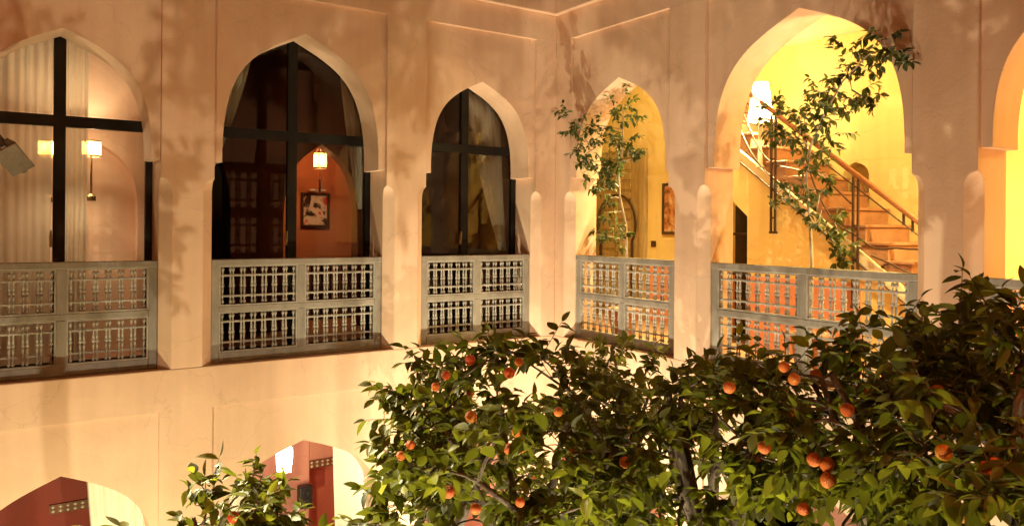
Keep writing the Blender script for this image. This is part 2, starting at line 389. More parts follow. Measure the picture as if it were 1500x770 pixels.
# light switch, framed picture on the same wall
m = MB(FR); p = onR(958, 357, BD); m.box(p.y-.055, p.y+.055, BD-.014, BD-.001, p.z-.05, p.z+.05)
sw = m.build('light_switch', M['frame']); soft(sw, .004); tag(sw, 'small dark wall switch below the picture, right of the carved door', 'switch')
def picture(name, F, s0, s1, z0, z1, d, label, artmat):
    o = empty(name, F((s0+s1)/2, d, z0), label, 'picture')
    m = MB(F); t = .045
    m.box(s0, s0+t, d-.035, d-.002, z0, z1); m.box(s1-t, s1, d-.035, d-.002, z0, z1); m.box(s0+t, s1-t, d-.035, d-.002, z0, z0+t); m.box(s0+t, s1-t, d-.035, d-.002, z1-t, z1)
    soft(m.build('frame', M['frame'], o), .008, 1)
    m = MB(F); m.box(s0+t, s1-t, d-.014, d-.003, z0+t, z1-t); m.build('print', artmat, o); return o
def artmat(name, cols, sc, seed):
    m = bpy.data.materials.new(name); m.use_nodes = True; n = m.node_tree.nodes; l = m.node_tree.links
    g = n.new('ShaderNodeNewGeometry'); t = n.new('ShaderNodeTexNoise'); t.noise_dimensions = '4D'; t.inputs['W'].default_value = seed
    t.inputs['Scale'].default_value = sc; t.inputs['Detail'].default_value = 3; t.inputs['Distortion'].default_value = .8
    r = n.new('ShaderNodeValToRGB'); r.color_ramp.interpolation = 'EASE'
    while len(r.color_ramp.elements) < len(cols): r.color_ramp.elements.new(.5)
    for i, c in enumerate(cols): r.color_ramp.elements[i].position = .33+.34*i/(len(cols)-1); r.color_ramp.elements[i].color = (*c, 1)
    l.new(g.outputs['Position'], t.inputs['Vector']); l.new(t.outputs[0], r.inputs[0]); l.new(r.outputs[0], n['Principled BSDF'].inputs['Base Color'])
    n['Principled BSDF'].inputs['Roughness'].default_value = .25
    return m
p0 = onR(971, 343, BD); p1 = onR(1001, 267, BD)
picture('framed_picture', FR, p0.y, p1.y+.1, p0.z, p1.z, BD, 'tall dark framed print on the yellow wall right of the carved door', artmat('sepia_print', [(.1, .04, .02), (.5, .2, .08), (.75, .6, .4)], 7, 3))

# ------------------------------------------------------------------ staircase
st = empty('staircase', (-1.65, 4, ZF), 'terracotta staircase with wavy iron balustrade and wooden handrail behind the wide open arch', 'staircase')
SD = 1.65; zl = lambda s: 6.285-.743*(s-1.858)
s_first = 5.52
for k in range(17):
    m = MB(FR); s1 = s_first-.27*k; s0 = s1-.27; z1 = ZF+.2*(k+1)
    m.box(s0-.06, s1, SD+.03, BD-.003, z1-.26, z1-.035)
    m.box(s0-.02, s1+.025, SD+.01, BD-.003, z1-.035, z1)
    soft(m.build('step', M['terracotta'], st), .006, 1)
m = MB(FR); m.prism([(5.2, zl(5.2)), (5.2, zl(5.2)+.15), (.75, zl(.75)+.15), (.75, zl(.75))], SD-.03, SD+.028)
soft(m.build('stringer', M['cream'], st), .01)
m = MB(FR); m.tube([(5.1, SD-.035, zl(5.1)+.005), (.75, SD-.035, zl(.75)+.005)], .014); m.build('string_edge', M['wrought'], st)
# wall below with an arched opening
OB = (1.30, 1.985, 5.55, 5.83)
m = MB(FR)
def quadcol(s0, s1, z0, z1f0, z1f1): m.prism([(s0, z0), (s1, z0), (s1, z1f1), (s0, z1f0)], SD, SD+.06)
quadcol(.75, OB[0], ZF, zl(.75)+.02, zl(OB[0])+.02); quadcol(OB[1], 5.1, ZF, zl(OB[1])+.02, zl(5.1)+.02)
c = (OB[0]+OB[1])/2
m.prism([(OB[0], OB[2]), (c, OB[3]), (c, zl(c)+.02), (OB[0], zl(OB[0])+.02)], SD, SD+.06)
m.prism([(c, OB[3]), (OB[1], OB[2]), (OB[1], zl(OB[1])+.02), (c, zl(c)+.02)], SD, SD+.06)
m.build('side_wall', M['ochre'], st)
m = MB(FR); m.box(.75, OB[0], SD-.018, SD-.001, ZF, 4.78); m.box(OB[1], 3.6, SD-.018, SD-.001, ZF, 4.78); m.build('side_dado', M['salmon'], st)
m = MB(FR)
for z in (4.15, 4.75, 5.3): m.box(OB[0]-.1, OB[1]+.1, SD+.3, SD+.7, z, z+.03)
m.box(OB[0]-.1, OB[1]+.1, SD+.7, SD+.73, ZF, 5.9)
m.box(OB[1]-.09, OB[1]-.04, SD+.1, SD+.3, ZF, 5.5)
cup = m.build('shelf_unit', M['frame']); tag(cup, 'dark wooden shelves inside the small arched opening under the stairs', 'shelves')
# posts, handrail, scrolls
for s in (2.43, 3.555, 4.68):
    for ds in (-.031, .031):
        m = MB(FR); m.box(s+ds-.011, s+ds+.011, SD-.07, SD-.045, zl(s)-.52, zl(s)+.97); m.build('post', M['wrought'], st)
    m = MB(FR); m.box(s-.05, s+.05, SD-.072, SD-.03, zl(s)-.53, zl(s)-.5); m.build('post_foot', M['wrought'], st)
    for h in (-.34, .02, .4):
        m = MB(FR); m.box(s-.02, s+.02, SD-.068, SD-.047, zl(s)+h, zl(s)+h+.02); m.build('post_link', M['wrought'], st)
m = MB(FR); e = .035
m.prism([(5.25, zl(5.25)+.96), (5.25, zl(5.25)+1.035), (.75, zl(.75)+1.035), (.75, zl(.75)+.96)], SD-.09, SD-.03)
soft(m.build('handrail', M['handrail'], st), .02, 3)
m = MB(FR); m.tube([(5.2, SD-.058, zl(5.2)+.85), (.75, SD-.058, zl(.75)+.85)], .009); m.build('lower_rail', M['wrought'], st)
for s in (1.2, 2.0, 2.9, 4.12, 4.22, 4.9):
    m = MB(FR); m.box(s-.012, s+.012, SD-.068, SD-.05, zl(s)+.84, zl(s)+.97); m.build('rail_spacer', M['wrought'], st)
def wave(p, r=.011):
    m = MB(FR); pts = []
    for i in range(len(p)-1):
        a, b = p[i], p[i+1]; pa = p[max(i-1, 0)]; pb = p[min(i+2, len(p)-1)]
        for k in range(8):
            t = k/8
            f = lambda q0, q1, q2, q3: .5*((2*q1)+(-q0+q2)*t+(2*q0-5*q1+4*q2-q3)*t*t+(-q0+3*q1-3*q2+q3)*t**3)
            s = f(pa[0], a[0], b[0], pb[0]); h = f(pa[1], a[1], b[1], pb[1]); pts.append((s, SD-.057, zl(s)+h))
    s, h = p[-1]; pts.append((s, SD-.057, zl(s)+h))
    m.tube(pts, r, 6); m.build('scroll', M['wrought'], st)
wave([(5.1, .32), (4.5, .75), (4.1, .57), (3.8, .34), (3.55, .30), (3.3, .26), (3.05, .45), (2.85, .82), (2.7, .93)])
wave([(4.9, .15), (4.5, .42), (4.05, .33), (3.75, .22)])
wave([(3.5, .62), (3.1, .66), (2.75, .5), (2.43, .35), (2.2, .40), (2.0, .62), (1.85, .85)])
wave([(3.0, .25), (2.7, .22), (2.43, .16), (2.1, .25), (1.8, .55), (1.5, .80)])
wave([(1.9, .2), (1.6, .25), (1.3, .5), (1.1, .8)])

# ------------------------------------------------------------------ lamps
def point(name, loc, w, col, r=.04, parent=None):
    l = bpy.data.lights.new(name, 'POINT'); l.energy = w; l.color = col; l.shadow_soft_size = r
    o = bpy.data.objects.new(name, l); COL.objects.link(o); o.location = loc
    if parent: o.parent = parent; o.matrix_parent_inverse = Matrix.Translation(-Vector(parent.location))
    return o
# stair lamp: cone shade on a post
q = Vector((-SD-.02, 2.17, 0)); zb = zl(2.17)+.15
la = empty('stair_lamp', (q.x, q.y, zb), 'glowing white cone shaded lamp on a slim cream post beside the stairs', 'lamp')
m = MB(); m.lathe([(.06, 0), (.06, .02), (.034, .05), (.03, .55), (.04, .58), (.012, .6), (.012, .85)], (q.x, q.y, zb-.03), 12); m.build('post', M['cream'], la, True)
m = MB(); sh = [(.165, .60), (.16, .63), (.095, 1.08), (.09, 1.10)]; m.lathe(sh, (q.x, q.y, zb-.03), 28, False); m.build('lamp_shade', M['opal'], la, True)
m = MB(); m.lathe([(.168, .595), (.170, .60), (.168, .615), (.164, .615)], (q.x, q.y, zb-.03), 28, False); m.build('shade_trim', M['brass'], la, True)
point('stair_bulb', (q.x, q.y, zb+.78), 520, (1, .80, .32), .05, la)

def lantern(name, p, r, h, label, w, col, shademat, chain=.5, tassel=0, group=None):
    o = empty(name, p, label, 'lantern', group)
    m = MB(); m.lathe([(r, 0), (r, h)], p, 20, False); m.build('lantern_shade', shademat, o, True)
    m = MB(); m.lathe([(r*1.04, -.012), (r*1.04, .012), (r*.98, .012)], p, 20, False); m.lathe([(r*1.04, h-.012), (r*1.04, h+.012), (r*.98, h+.012)], p, 20, False)
    for k in range(6):
        a = 2*PI*k/6; m.tube([(p[0]+r*1.02*math.cos(a), p[1]+r*1.02*math.sin(a), p[2]), (p[0]+r*1.02*math.cos(a), p[1]+r*1.02*math.sin(a), p[2]+h), (p[0], p[1], p[2]+h+.1)], .006, 4)
    m.build('lantern_cage', M['wrought'], o)
    m = MB(); m.tube([(p[0], p[1], p[2]+h+.09), (p[0], p[1], p[2]+h+chain)], .007, 5); m.build('chain', M['wrought'], o)
    if tassel:
        m = MB(); m.lathe([(.004, 0), (.008, -tassel*.4), (.02, -tassel*.5), (.014, -tassel*.55), (.02, -tassel)], (p[0], p[1], p[2]), 8); m.build('tassel', M['frame'], o)
    point('lantern_bulb', (p[0], p[1], p[2]+h*.5), w, col, min(.1, r*.75), o)
    return o
YEL = (1, .78, .28)
# three gallery lanterns hang behind the piers of the right arcade
lantern('gallery_lantern', Vector((-1.55, .9, 7.0)), .13, .3, 'cylinder lantern under the gallery ceiling behind the narrow open arch', 1500, YEL, M['shade'], .62)
lantern('gallery_lantern', Vector((-1.0, 5.35, 7.0)), .13, .3, 'cylinder lantern under the gallery ceiling behind the thick pier', 1450, YEL, M['shade'], .62)
lantern('gallery_lantern', Vector((-1.5, 7.0, 7.0)), .13, .3, 'cylinder lantern under the gallery ceiling behind the rightmost arch', 330, YEL, M['shade'], .62)

# unseen lanterns added on the viewer's side as orange fill for the upper walls
AMB = (1, .34, .10)
for k, (a, b) in enumerate(((8.6, 5.0), (8.6, 9.6), (4.6, 10.2))):
    lantern('fill_lantern', Vector((a, b, 6.9)), .13, .3, ['added fill lantern in the unseen facing gallery, left', 'added fill lantern in the unseen facing gallery, behind the viewer', 'added fill lantern in the unseen facing gallery, right'][k], 1150, AMB, M['shade'], .7, group='lanterns of the facing galleries')

# ------------------------------------------------------------------ glazed windows of the left arcade
def arch_x(za, s0, s1, z):        # half width of the opening at height z
    a = (s1-s0)/2-.09
    if z <= ZP: return (s1-s0)/2
    h = arch_half(a, za-ZP, 60)
    for i in range(len(h)-1):
        if h[i][1] <= z-ZP <= h[i+1][1]: return h[i][0]
    return 0
def window(k, tz, mull):
    s0, s1, za = LB[k]; c = (s0+s1)/2; d0, d1 = TW+.002, TW+.062
    w = empty('arched_window', FL(c, d0, ZS)); w.parent = wl; w.matrix_parent_inverse = Matrix.Translation(-Vector(wl.location))
    tag(w, ['black steel framed window at the narrow arch by the inner corner', 'black steel framed window with hanging lantern seen through it', 'black steel framed window with beige curtains behind it'][k])
    m = MB(FL); h = za-ZS+.05
    m.box(s0-.02, s0+.07, d0, d1, ZS, ZP+.1); m.build('jamb', M['iron'], w)
    m = MB(FL); m.box(s1-.07, s1+.02, d0, d1, ZS, ZP+.1); m.build('jamb', M['iron'], w)
    m = MB(FL); m.box(c+mull-.055, c+mull+.055, d0-.004, d1+.003, ZS, za+.1); m.build('mullion', M['iron'], w)
    m = MB(FL); m.box(s0-.02, s1+.02, d0-.008, d1+.006, tz, tz+.115); m.build('transom', M['iron'], w)
    m = MB(FL); m.box(s0+.07, s1-.07, d0, d1, ZS, ZS+.09); m.build('bottom_rail', M['iron'], w)
    hm = MB(FL); hm.box(c+.062, c+.085, d0-.03, d0-.004, 5.15, 5.28); hm.box(c+.065, c+.08, d0-.05, d0-.03, 5.2, 5.32); hm.build('handle', M['brass'], w)
    for a, b in ((s0, c+mull), (c+mull, s1)):
        for z0, z1 in ((ZS+.05, tz), (tz+.11, za+.08)):
            m = MB(FL); m.box(a+.02, b-.02, d0+.025, d0+.035, z0+.02, z1); m.build('pane', M['glass'], w)
    return w
window(0, 6.39, .0); window(1, 6.39, .0); window(2, 6.38, .0)

def drape(name, top, bot, label, matl, folds=5, amp=.03, group=None, top2=None, n=40, rows=14, bulge=0):
    """top, bot: ((s0,s1), z) spans in left-facade coords at depth d; pulled from the top span to the bottom span"""
    (t0, t1, tz, td), (b0, b1, bz, bd) = top, bot
    v = []; f = []; rnd = random.Random(hash(name+label) % 999 if False else len(label)*7+folds)
    ph = [rnd.uniform(0, 6) for _ in range(4)]
    for j in range(rows+1):
        y = j/rows; e = y**1.4
        for i in range(n+1):
            x = i/n
            s = (t0+(t1-t0)*x)*(1-e)+(b0+(b1-b0)*x)*e
            z = tz + (bz-tz)*y
            a = amp*(.6+.4*math.sin(y*3+ph[0]))
            d = td+(bd-td)*y + a*math.sin(2*PI*folds*x+ph[1]+1.9*math.sin(5*x+ph[2])+1.1*math.sin(11*x+ph[3])+.5*math.sin(3*y+ph[0]+4*x)) + .3*a*math.sin(2*PI*folds*2.3*x+ph[3]+y)
            v.append(FL(s, d, z))
    for j in range(rows):
        for i in range(n):
            q = j*(n+1)+i; f.append((q, q+1, q+n+2, q+n+1))
    me = bpy.data.meshes.new(name); me.from_pydata(v, [], f); me.materials.append(matl)
    me.polygons.foreach_set('use_smooth', [True]*len(f)); o = link(name, me)
    so = o.modifiers.new('thickness', 'SOLIDIFY'); so.thickness = .004
    return tag(o, label, 'curtain', group)
DC = TW+.13
drape('curtain', (.55, 1.10, 7.35, DC), (.40, .52, 5.05, DC+.03), 'cream curtain tied back behind the narrow window by the inner corner', M['curtain'], 4, .035)
drape('curtain', (2.62, 2.95, 7.6, DC), (2.60, 2.68, 5.6, DC+.02), 'cream curtain gathered at the right side of the lantern window', M['curtain'], 4, .03)
drape('curtain', (4.0, 4.56, 7.6, DC), (4.5, 4.58, 5.9, DC+.02), 'cream curtain gathered at the left side of the lantern window', M['curtain'], 4, .03)
drape('curtain', (6.05, 6.9, 7.4, DC+.08), (6.08, 6.9, 3.9, DC+.1), 'full beige sheer curtain filling the left half of the leftmost window', M['sheer'], 8, .04)
drape('curtain', (5.72, 5.95, 7.4, DC+.08), (5.74, 5.95, 3.9, DC+.1), 'narrow beige sheer curtain right of the mullion in the leftmost window', M['sheer'], 4, .04)

# rooms behind the glass
rm = empty('room_wall', (2.4, -BD, ZF), 'shade-coloured rust inner wall with arched openings seen through the lantern window', 'wall')
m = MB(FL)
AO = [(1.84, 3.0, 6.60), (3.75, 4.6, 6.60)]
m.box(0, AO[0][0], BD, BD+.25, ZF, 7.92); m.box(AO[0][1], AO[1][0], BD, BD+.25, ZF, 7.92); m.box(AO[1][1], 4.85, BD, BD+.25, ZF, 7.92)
for s0, s1, za in AO: n_ = MB(FL); spandrel(n_, s0, s1, 5.3, za, 7.92, BD, BD+.25, 0); autosmooth(n_.build('inner_arch', M['rustshade'], rm, True, True))
m.build('arcade', M['rustshade'], rm)
m = MB(FL); m.box(4.72, 4.85, TW+.1, BD, ZF, 7.92); m.build('partition', M['darkroom'], rm)
al = empty('alcove', (2.0, -3.5, ZF), 'glowing orange alcove beyond the inner arch of the lantern window', 'alcove')
m = MB(FL); m.box(.9, 3.4, 4.0, 4.1, ZF, 7.0); m.box(.8, .9, BD+.25, 4.1, ZF, 7.0); m.box(3.4, 3.5, BD+.25, 4.1, ZF, 7.0); m.box(.8, 3.5, BD+.25, 4.1, 7.0, 7.1)
m.build('alcove_walls', M['rust'], al)
p0 = onL(440, 333, 4.0); p1 = onL(482, 283, 4.0)
pic = picture('framed_painting', FL, min(p0.x, p1.x), max(p0.x, p1.x), p0.z, p1.z, 4.0, 'dark framed red white and black painting below the hanging lantern', artmat('abstract_painting', [(.03, .02, .02), (.05, .03, .03), (.7, .62, .52), (.75, .68, .6), (.6, .05, .03)], 4.6, 1.5))
pl = MB(FL); cx = (p0.x+p1.x)/2
for s in (-.09, .09): pl.box(cx+s-.05, cx+s+.05, 3.88, 3.96, p1.z+.03, p1.z+.055)
pl.box(cx-.012, cx+.012, 3.9, 3.999, p1.z+.02, p1.z+.05)
tag(pl.build('picture_light', M['white']), 'two small white picture lights above the dark framed painting', 'picture light')
p = onL(468, 246, 3.3)
lantern('hanging_lantern', p, .10, .24, 'small glowing cylinder lantern with tassel hanging above the framed painting', 70, (1, .50, .20), M['shadeyellow'], .8, .38)
cr = MB(FL)
for i in range(9):
    cr.box(1.35+i*.13, 1.43+i*.13, 3.6, 3.66, ZF, 4.75)
cr.box(1.3, 2.5, 3.58, 3.68, 4.75, 4.83)
tag(cr.build('low_screen', M['frame']), 'low dark wooden screen in the orange alcove below the painting', 'screen')
# room behind the leftmost window
r1 = empty('room_wall', (6, -1.7, ZF), 'beige back wall with an arched recess behind the leftmost window', 'wall')
m = MB(FL); m.box(4.85, 5.1, 1.6, 1.8, ZF, 7.92); m.box(6.35, LEND, 1.6, 1.8, ZF, 7.92); n_ = MB(FL); spandrel(n_, 5.1, 6.35, 5.5, 6.42, 7.92, 1.6, 1.8, 0); autosmooth(n_.build('recess_arch', M['plaster'], r1, True, True)); m.box(4.85, LEND, 1.8, 1.9, ZF, 7.92)
m.build('plaster_wall', M['plaster'], r1)
for (u, lab) in ((133, 'drum shaded lamp glowing right of the mullion in the leftmost window'), (70, 'drum shaded lamp half hidden by the mullion in the leftmost window')):
    p = onL(u, 229, 1.2); o = empty('drum_lamp', p, lab, 'lamp')
    m = MB(); m.lathe([(.095, 0), (.095, .17)], p, 24, False); m.build('lamp_shade', M['shadeyellow'], o, True)
    m = MB(); m.lathe([(.097, -.006), (.099, .0), (.097, .012)], p, 24, False); m.lathe([(.097, .16), (.099, .17), (.097, .176)], p, 24, False); m.build('shade_trim', M['frame'], o, True)
    m = MB(); m.tube([(p.x, p.y, p.z+.1), (p.x, p.y, p.z-.42)], .012, 8); m.lathe([(.05, 0), (.05, .05), (.02, .08)], (p.x, p.y, p.z-.5), 12); m.tube([(p.x, p.y, p.z-.47), (p.x, -1.599, p.z-.47)], .014, 6); m.build('lamp_stem', M['brass'], o)
    point('drum_bulb', (p.x, p.y, p.z+.09), 70, (1, .76, .46), .03, o)

# ------------------------------------------------------------------ lattice railings
def lathe_mesh(name, prof, n, matl):
    m = MB(); m.lathe(prof, (0, 0, 0), n); return m.mesh(name, matl, True)
RAILH = ZR-ZS
PH = (RAILH-.07-.065-.11)/2
def prof(h, r):
    P = [(r*.55, 0)]
    def bead(z, w, k=1.25): return [(r*.6, z-w), (r*k, z-w*.45), (r*k, z+w*.45), (r*.6, z+w)]
    for z in (.06, .22): P += bead(z*h, .02)
    P += [(r*.95, h*.36), (r*.95, h*.44)] + bead(.5*h, .022, 1.4) + [(r*.95, h*.56), (r*.95, h*.64)]
    for z in (.78, .94): P += bead(z*h, .02)
    return P+[(r*.55, h)]
SPIN = lathe_mesh('spindle', prof(PH-.04, .0132), 7, M['railpale'])
rj = random.Random(5)
def railing(F, s0, s1, n, label):
    c = (s0+s1)/2; root = empty('lattice_railing', F(c, .2, ZS), label, 'railing', 'carved lattice railings of the upper gallery')
    d0, d1 = .125, .185; s0 += .003; s1 -= .003; z0 = ZS+.006
    for x in (s0, s1-.085):
        fr = MB(F); fr.box(x, x+.085, d0, d1, z0, ZR-.07); soft(fr.build('outer_stile', M['railpaint'], root), .005, 1)
    for nm, za, zb, x0, x1, dd in (('top_rail', ZR-.07, ZR, s0, s1, .012), ('bottom_rail', z0, z0+.105, s0+.085, s1-.085, 0), ('middle_rail', ZS+.11+PH, ZS+.11+PH+.065, s0+.085, s1-.085, 0)):
        b = MB(F); b.box(x0, x1, d0-dd, d1+dd, za, zb); soft(b.build(nm, M['railpaint'], root), .006, 1)
    for zz in (ZS+.11, ZS+.11+PH+.065):
        b = MB(F); b.box(c-.045, c+.045, d0, d1, zz, zz+PH); soft(b.build('centre_stile', M['railpaint'], root), .005, 1)
        for x0, x1 in ((s0+.085, c-.045), (c+.045, s1-.085)):
            w = x1-x0; p = empty('lattice_panel', F((x0+x1)/2, .155, zz)); p.parent = root; p.matrix_parent_inverse = Matrix.Translation(-Vector(root.location))
            e = MB(F); t = .016
            e.box(x0, x0+t, d0+.004, d1-.004, zz, zz+PH); e.box(x1-t, x1, d0+.004, d1-.004, zz, zz+PH); e.box(x0+t, x1-t, d0+.004, d1-.004, zz, zz+t); e.box(x0+t, x1-t, d0+.004, d1-.004, zz+PH-t, zz+PH)
            e.build('edging', M['railpale'], p)
            for zf in (.245, .755):
                b = MB(F); b.box(x0+t, x1-t, .146, .166, zz+PH*zf-.011, zz+PH*zf+.011); soft(b.build('crossbar', M['railpale'], p), .004, 1)
            pitch = (w-2*t-.014)/n
            for i in range(n+1):
                for ds in (-.0165, .0165):
                    s = x0+t+.007+i*pitch+ds
                    if s < x0+t+.008 or s > x1-t-.008: continue
                    o = bpy.data.objects.new('spindle', SPIN); COL.objects.link(o); o.parent = p
                    o.matrix_parent_inverse = Matrix.Translation(-Vector(p.location)); o.location = F(s+rj.uniform(-.0012, .0012), .156+rj.uniform(-.002, .002), zz+.02); o.rotation_euler = (rj.uniform(-.012, .012), rj.uniform(-.012, .012), rj.uniform(0, 6))
railing(FL, LB[2][0], LB[2][1], 6, 'grey carved lattice railing below the leftmost curtained window')
railing(FL, LB[1][0], LB[1][1], 7, 'grey carved lattice railing below the dark lantern window')
railing(FL, LB[0][0], LB[0][1], 6, 'grey carved lattice railing below the narrow dark window left of the corner')
railing(FR, RB[0][0], RB[0][1], 6, 'grey carved lattice railing in the narrow open arch right of the corner')
railing(FR, RB[1][0], RB[1][1], 8, 'wide grey carved lattice railing in front of the staircase')
railing(FR, RB[2][0], RB[2][1], 6, 'grey carved lattice railing at the right edge, behind the leaves')

# ------------------------------------------------------------------ ground floor rooms
def groom(name, F, s0, s1, dep, matl, label, door=None):
    o = empty(name, F((s0+s1)/2, dep, 0), label, 'wall')
    m = MB(F)
    m.box(s0, s1, dep, dep+.15, 0, 3.55); m.box(s0-.1, s0, TW, dep+.15, 0, 3.55); m.box(s1, s1+.1, TW, dep+.15, 0, 3.55)
    m.build('wall_plaster', matl, o); return o
def frieze(F, s0, s1, z, d, parent, matl):
    n = int((s1-s0)/.075); m = MB(F); m.box(s0, s1, d-.02, d-.002, z-.055, z+.055); m.build('frieze_band', M['frieze'], parent)
    dm = MB(F)
    for i in range(n):
        c = s0+(i+.5)*(s1-s0)/n
        for zz in (-.026, .026):
            dm.rings([[(c-.026, d-.019, z+zz), (c, d-.019, z+zz+.022), (c+.026, d-.019, z+zz), (c, d-.019, z+zz-.022)], [(c-.012, d-.036, z+zz), (c, d-.036, z+zz+.01), (c+.012, d-.036, z+zz), (c, d-.036, z+zz-.01)]])
    dm.build('frieze_lozenges', M['cream'], parent)
g1 = groom('ground_room', FL, 5.0, 7.7, 2.3, M['red'], 'deep red room wall behind the lower left arch')
p0 = onL(78, 742, 2.3); p1 = onL(140, 738, 2.3)
frieze(FL, min(p0.x, p1.x), max(p0.x, p1.x)+.02, (p0.z+p1.z)/2, 2.3, g1, M['red'])
g2 = groom('ground_room', FL, 2.3, 4.85, 2.3, M['salmon'], 'salmon pink room wall behind the lower arch left of the orange tree')
p0 = onL(455, 680, 2.0); p1 = onL(490, 676, 2.0)
m = MB(FL); sx0, sx1 = min(p0.x, p1.x), max(p0.x, p1.x)
m.box(sx0-.4, sx1, 2.0, 2.29, p0.z-.06, 3.55); m.box(sx1, sx1+.8, 1.98, 2.29, 0, 3.55); m.build('wall_projection', M['salmon'], g2)
frieze(FL, sx0-.35, sx1, p0.z, 2.0, g2, M['salmon'])
m = MB(FL); m.box(sx0-.4, sx1, 2.27, 2.298, 0, p0.z-.06); m.build('red_recess', M['redpink'], g2)
g3 = groom('ground_room', FL, .1, 2.15, 2.3, M['salmon'], 'pink room wall behind the lower arch by the inner corner')
g4 = groom('ground_room', FR, .1, 2.4, 2.3, M['salmon'], 'pink room wall behind the lower arch right of the inner corner')
g5 = groom('ground_room', FR, 2.5, 5.3, 2.3, M['salmon'], 'pink room wall behind the wide lower arch under the staircase gallery')
g6 = groom('ground_room', FR, 5.4, 8.2, 2.3, M['salmon'], 'pink room wall behind the rightmost lower arch')
DG = .40
drape('door_curtain', (5.16, 5.75, 2.95, DG), (5.16, 5.40, .05, DG), 'white curtain drawn to the right side of the lower left arch', M['curtain'], 5, .03)
drape('door_curtain', (4.05, 4.58, 2.6, DG), (4.2, 4.58, .05, DG), 'white curtain at the left side of the lower pink arch', M['curtain'], 5, .03)
drape('door_curtain', (2.58, 3.08, 2.95, DG), (2.58, 2.95, .05, DG), 'white curtain at the right side of the lower pink arch', M['curtain'], 6, .03)
# opal lantern and black speaker in the pink room
p = onL(419, 690, 1.0); o = empty('opal_lantern', p, 'white glowing square lantern hanging in the lower pink arch', 'lantern')
m = MB()
for k in range(4):
    pass
m.rings([[(p.x-.07, p.y-.07, p.z), (p.x+.07, p.y-.07, p.z), (p.x+.07, p.y+.07, p.z), (p.x-.07, p.y+.07, p.z)], [(p.x-.085, p.y-.085, p.z+.3), (p.x+.085, p.y-.085, p.z+.3), (p.x+.085, p.y+.085, p.z+.3), (p.x-.085, p.y+.085, p.z+.3)]], False); m.build('glass_sides', M['opal'], o)
m = MB()
for sx in (-1, 1):
    for sy in (-1, 1): m.tube([(p.x+sx*.072, p.y+sy*.072, p.z), (p.x+sx*.088, p.y+sy*.088, p.z+.3), (p.x, p.y, p.z+.42)], .007, 5)
m.tube([(p.x, p.y, p.z+.42), (p.x, p.y, 3.55)], .006, 5); m.build('lantern_cage', M['wrought'], o)
point('opal_bulb', (p.x, p.y, p.z+.12), 120, (1, .84, .62), .05, o)
p = onL(450, 742, 1.9); o = empty('wall_speaker', p, 'small black speaker box on the pink wall behind the lower arch', 'speaker')
m = MB(); m.box(p.x-.09, p.x+.09, p.y-.08, p.y+.06, p.z, p.z+.3); soft(m.build('cabinet', M['black'], o), .012)
for z in (.085, .205):
    m = MB(lambda x, y, zz: (p.x+x, p.y+.061+zz, p.z+z+y)); m.lathe([(.05, 0), (.055, .008), (.045, .01), (.02, .002)], (0, 0, 0), 14); m.build('driver', M['black'], o, True)
m = MB(); m.box(p.x-.02, p.x+.02, -2.0, p.y-.081, p.z+.1, p.z+.16); m.build('bracket', M['black'], o)
# lamps of the other ground rooms
lantern('room_lantern', Vector((6.4, -1.5, 2.75)), .1, .25, 'lantern hanging in the red room behind the lower left arch', 4, (1, .62, .3), M['shade'], .55)
for k, (a, b) in enumerate(((1.2, -1.3), (-1.3, 1.2), (-1.3, 4.0), (-1.3, 6.8))):
    lantern('room_lantern', Vector((a, b, 2.75)), .1, .25, ['lantern in the lower room left of the inner corner', 'lantern in the lower room right of the inner corner', 'lantern in the lower room under the staircase gallery', 'lantern in the lower room at the far right'][k], 26, (1, .7, .4), M['shade'], .55)

# ------------------------------------------------------------------ floodlights
for k, ((a, b), aim, w, col, cone) in enumerate(UPLIGHTS):
    o = empty('garden_floodlight', (a, b, 0), ['floodlight on the paving near the inner corner', 'floodlight on the paving below the leftmost window', 'floodlight on the paving by the facing wall, aimed at the open arches', 'floodlight on the paving by the facing wall, aimed at the glazed arches', 'floodlight on the paving below the thick pier right of the stairs', 'small uplight at the foot of the broad middle orange tree', 'small uplight at the foot of the dark right orange tree'][k], 'floodlight', 'garden floodlights')
    dv = (Vector(aim)-Vector((a, b, .22))).normalized(); rot = dv.to_track_quat('Z', 'Y')
    def T(x, y, z): return tuple(Vector((a, b, .22)) + rot @ Vector((x, y, z)))
    m = MB(T); m.rings([[(-.11, -.08, -.10), (.11, -.08, -.10), (.11, .08, -.10), (-.11, .08, -.10)], [(-.15, -.11, .0), (.15, -.11, .0), (.15, .11, .0), (-.15, .11, .0)]]); m.build('housing', M['black'], o)
    m = MB(); m.box(a-.18, a-.165, b-.02, b+.02, .02, .24); m.box(a+.165, a+.18, b-.02, b+.02, .02, .24); m.box(a-.18, a+.18, b-.02, b+.02, .003, .02); m.build('bracket', M['grey'], o)
    l = bpy.data.lights.new('flood', 'SPOT'); l.energy = w*5; l.color = col; l.spot_size = R_(cone); l.spot_blend = 1; l.shadow_soft_size = .06 if cone > 100 else .045
    lo = bpy.data.objects.new('flood_lamp', l); COL.objects.link(lo); lo.location = Vector((a, b, .22)) + dv*.03
    lo.rotation_mode = 'QUATERNION'; lo.rotation_quaternion = dv.to_track_quat('-Z', 'Y')
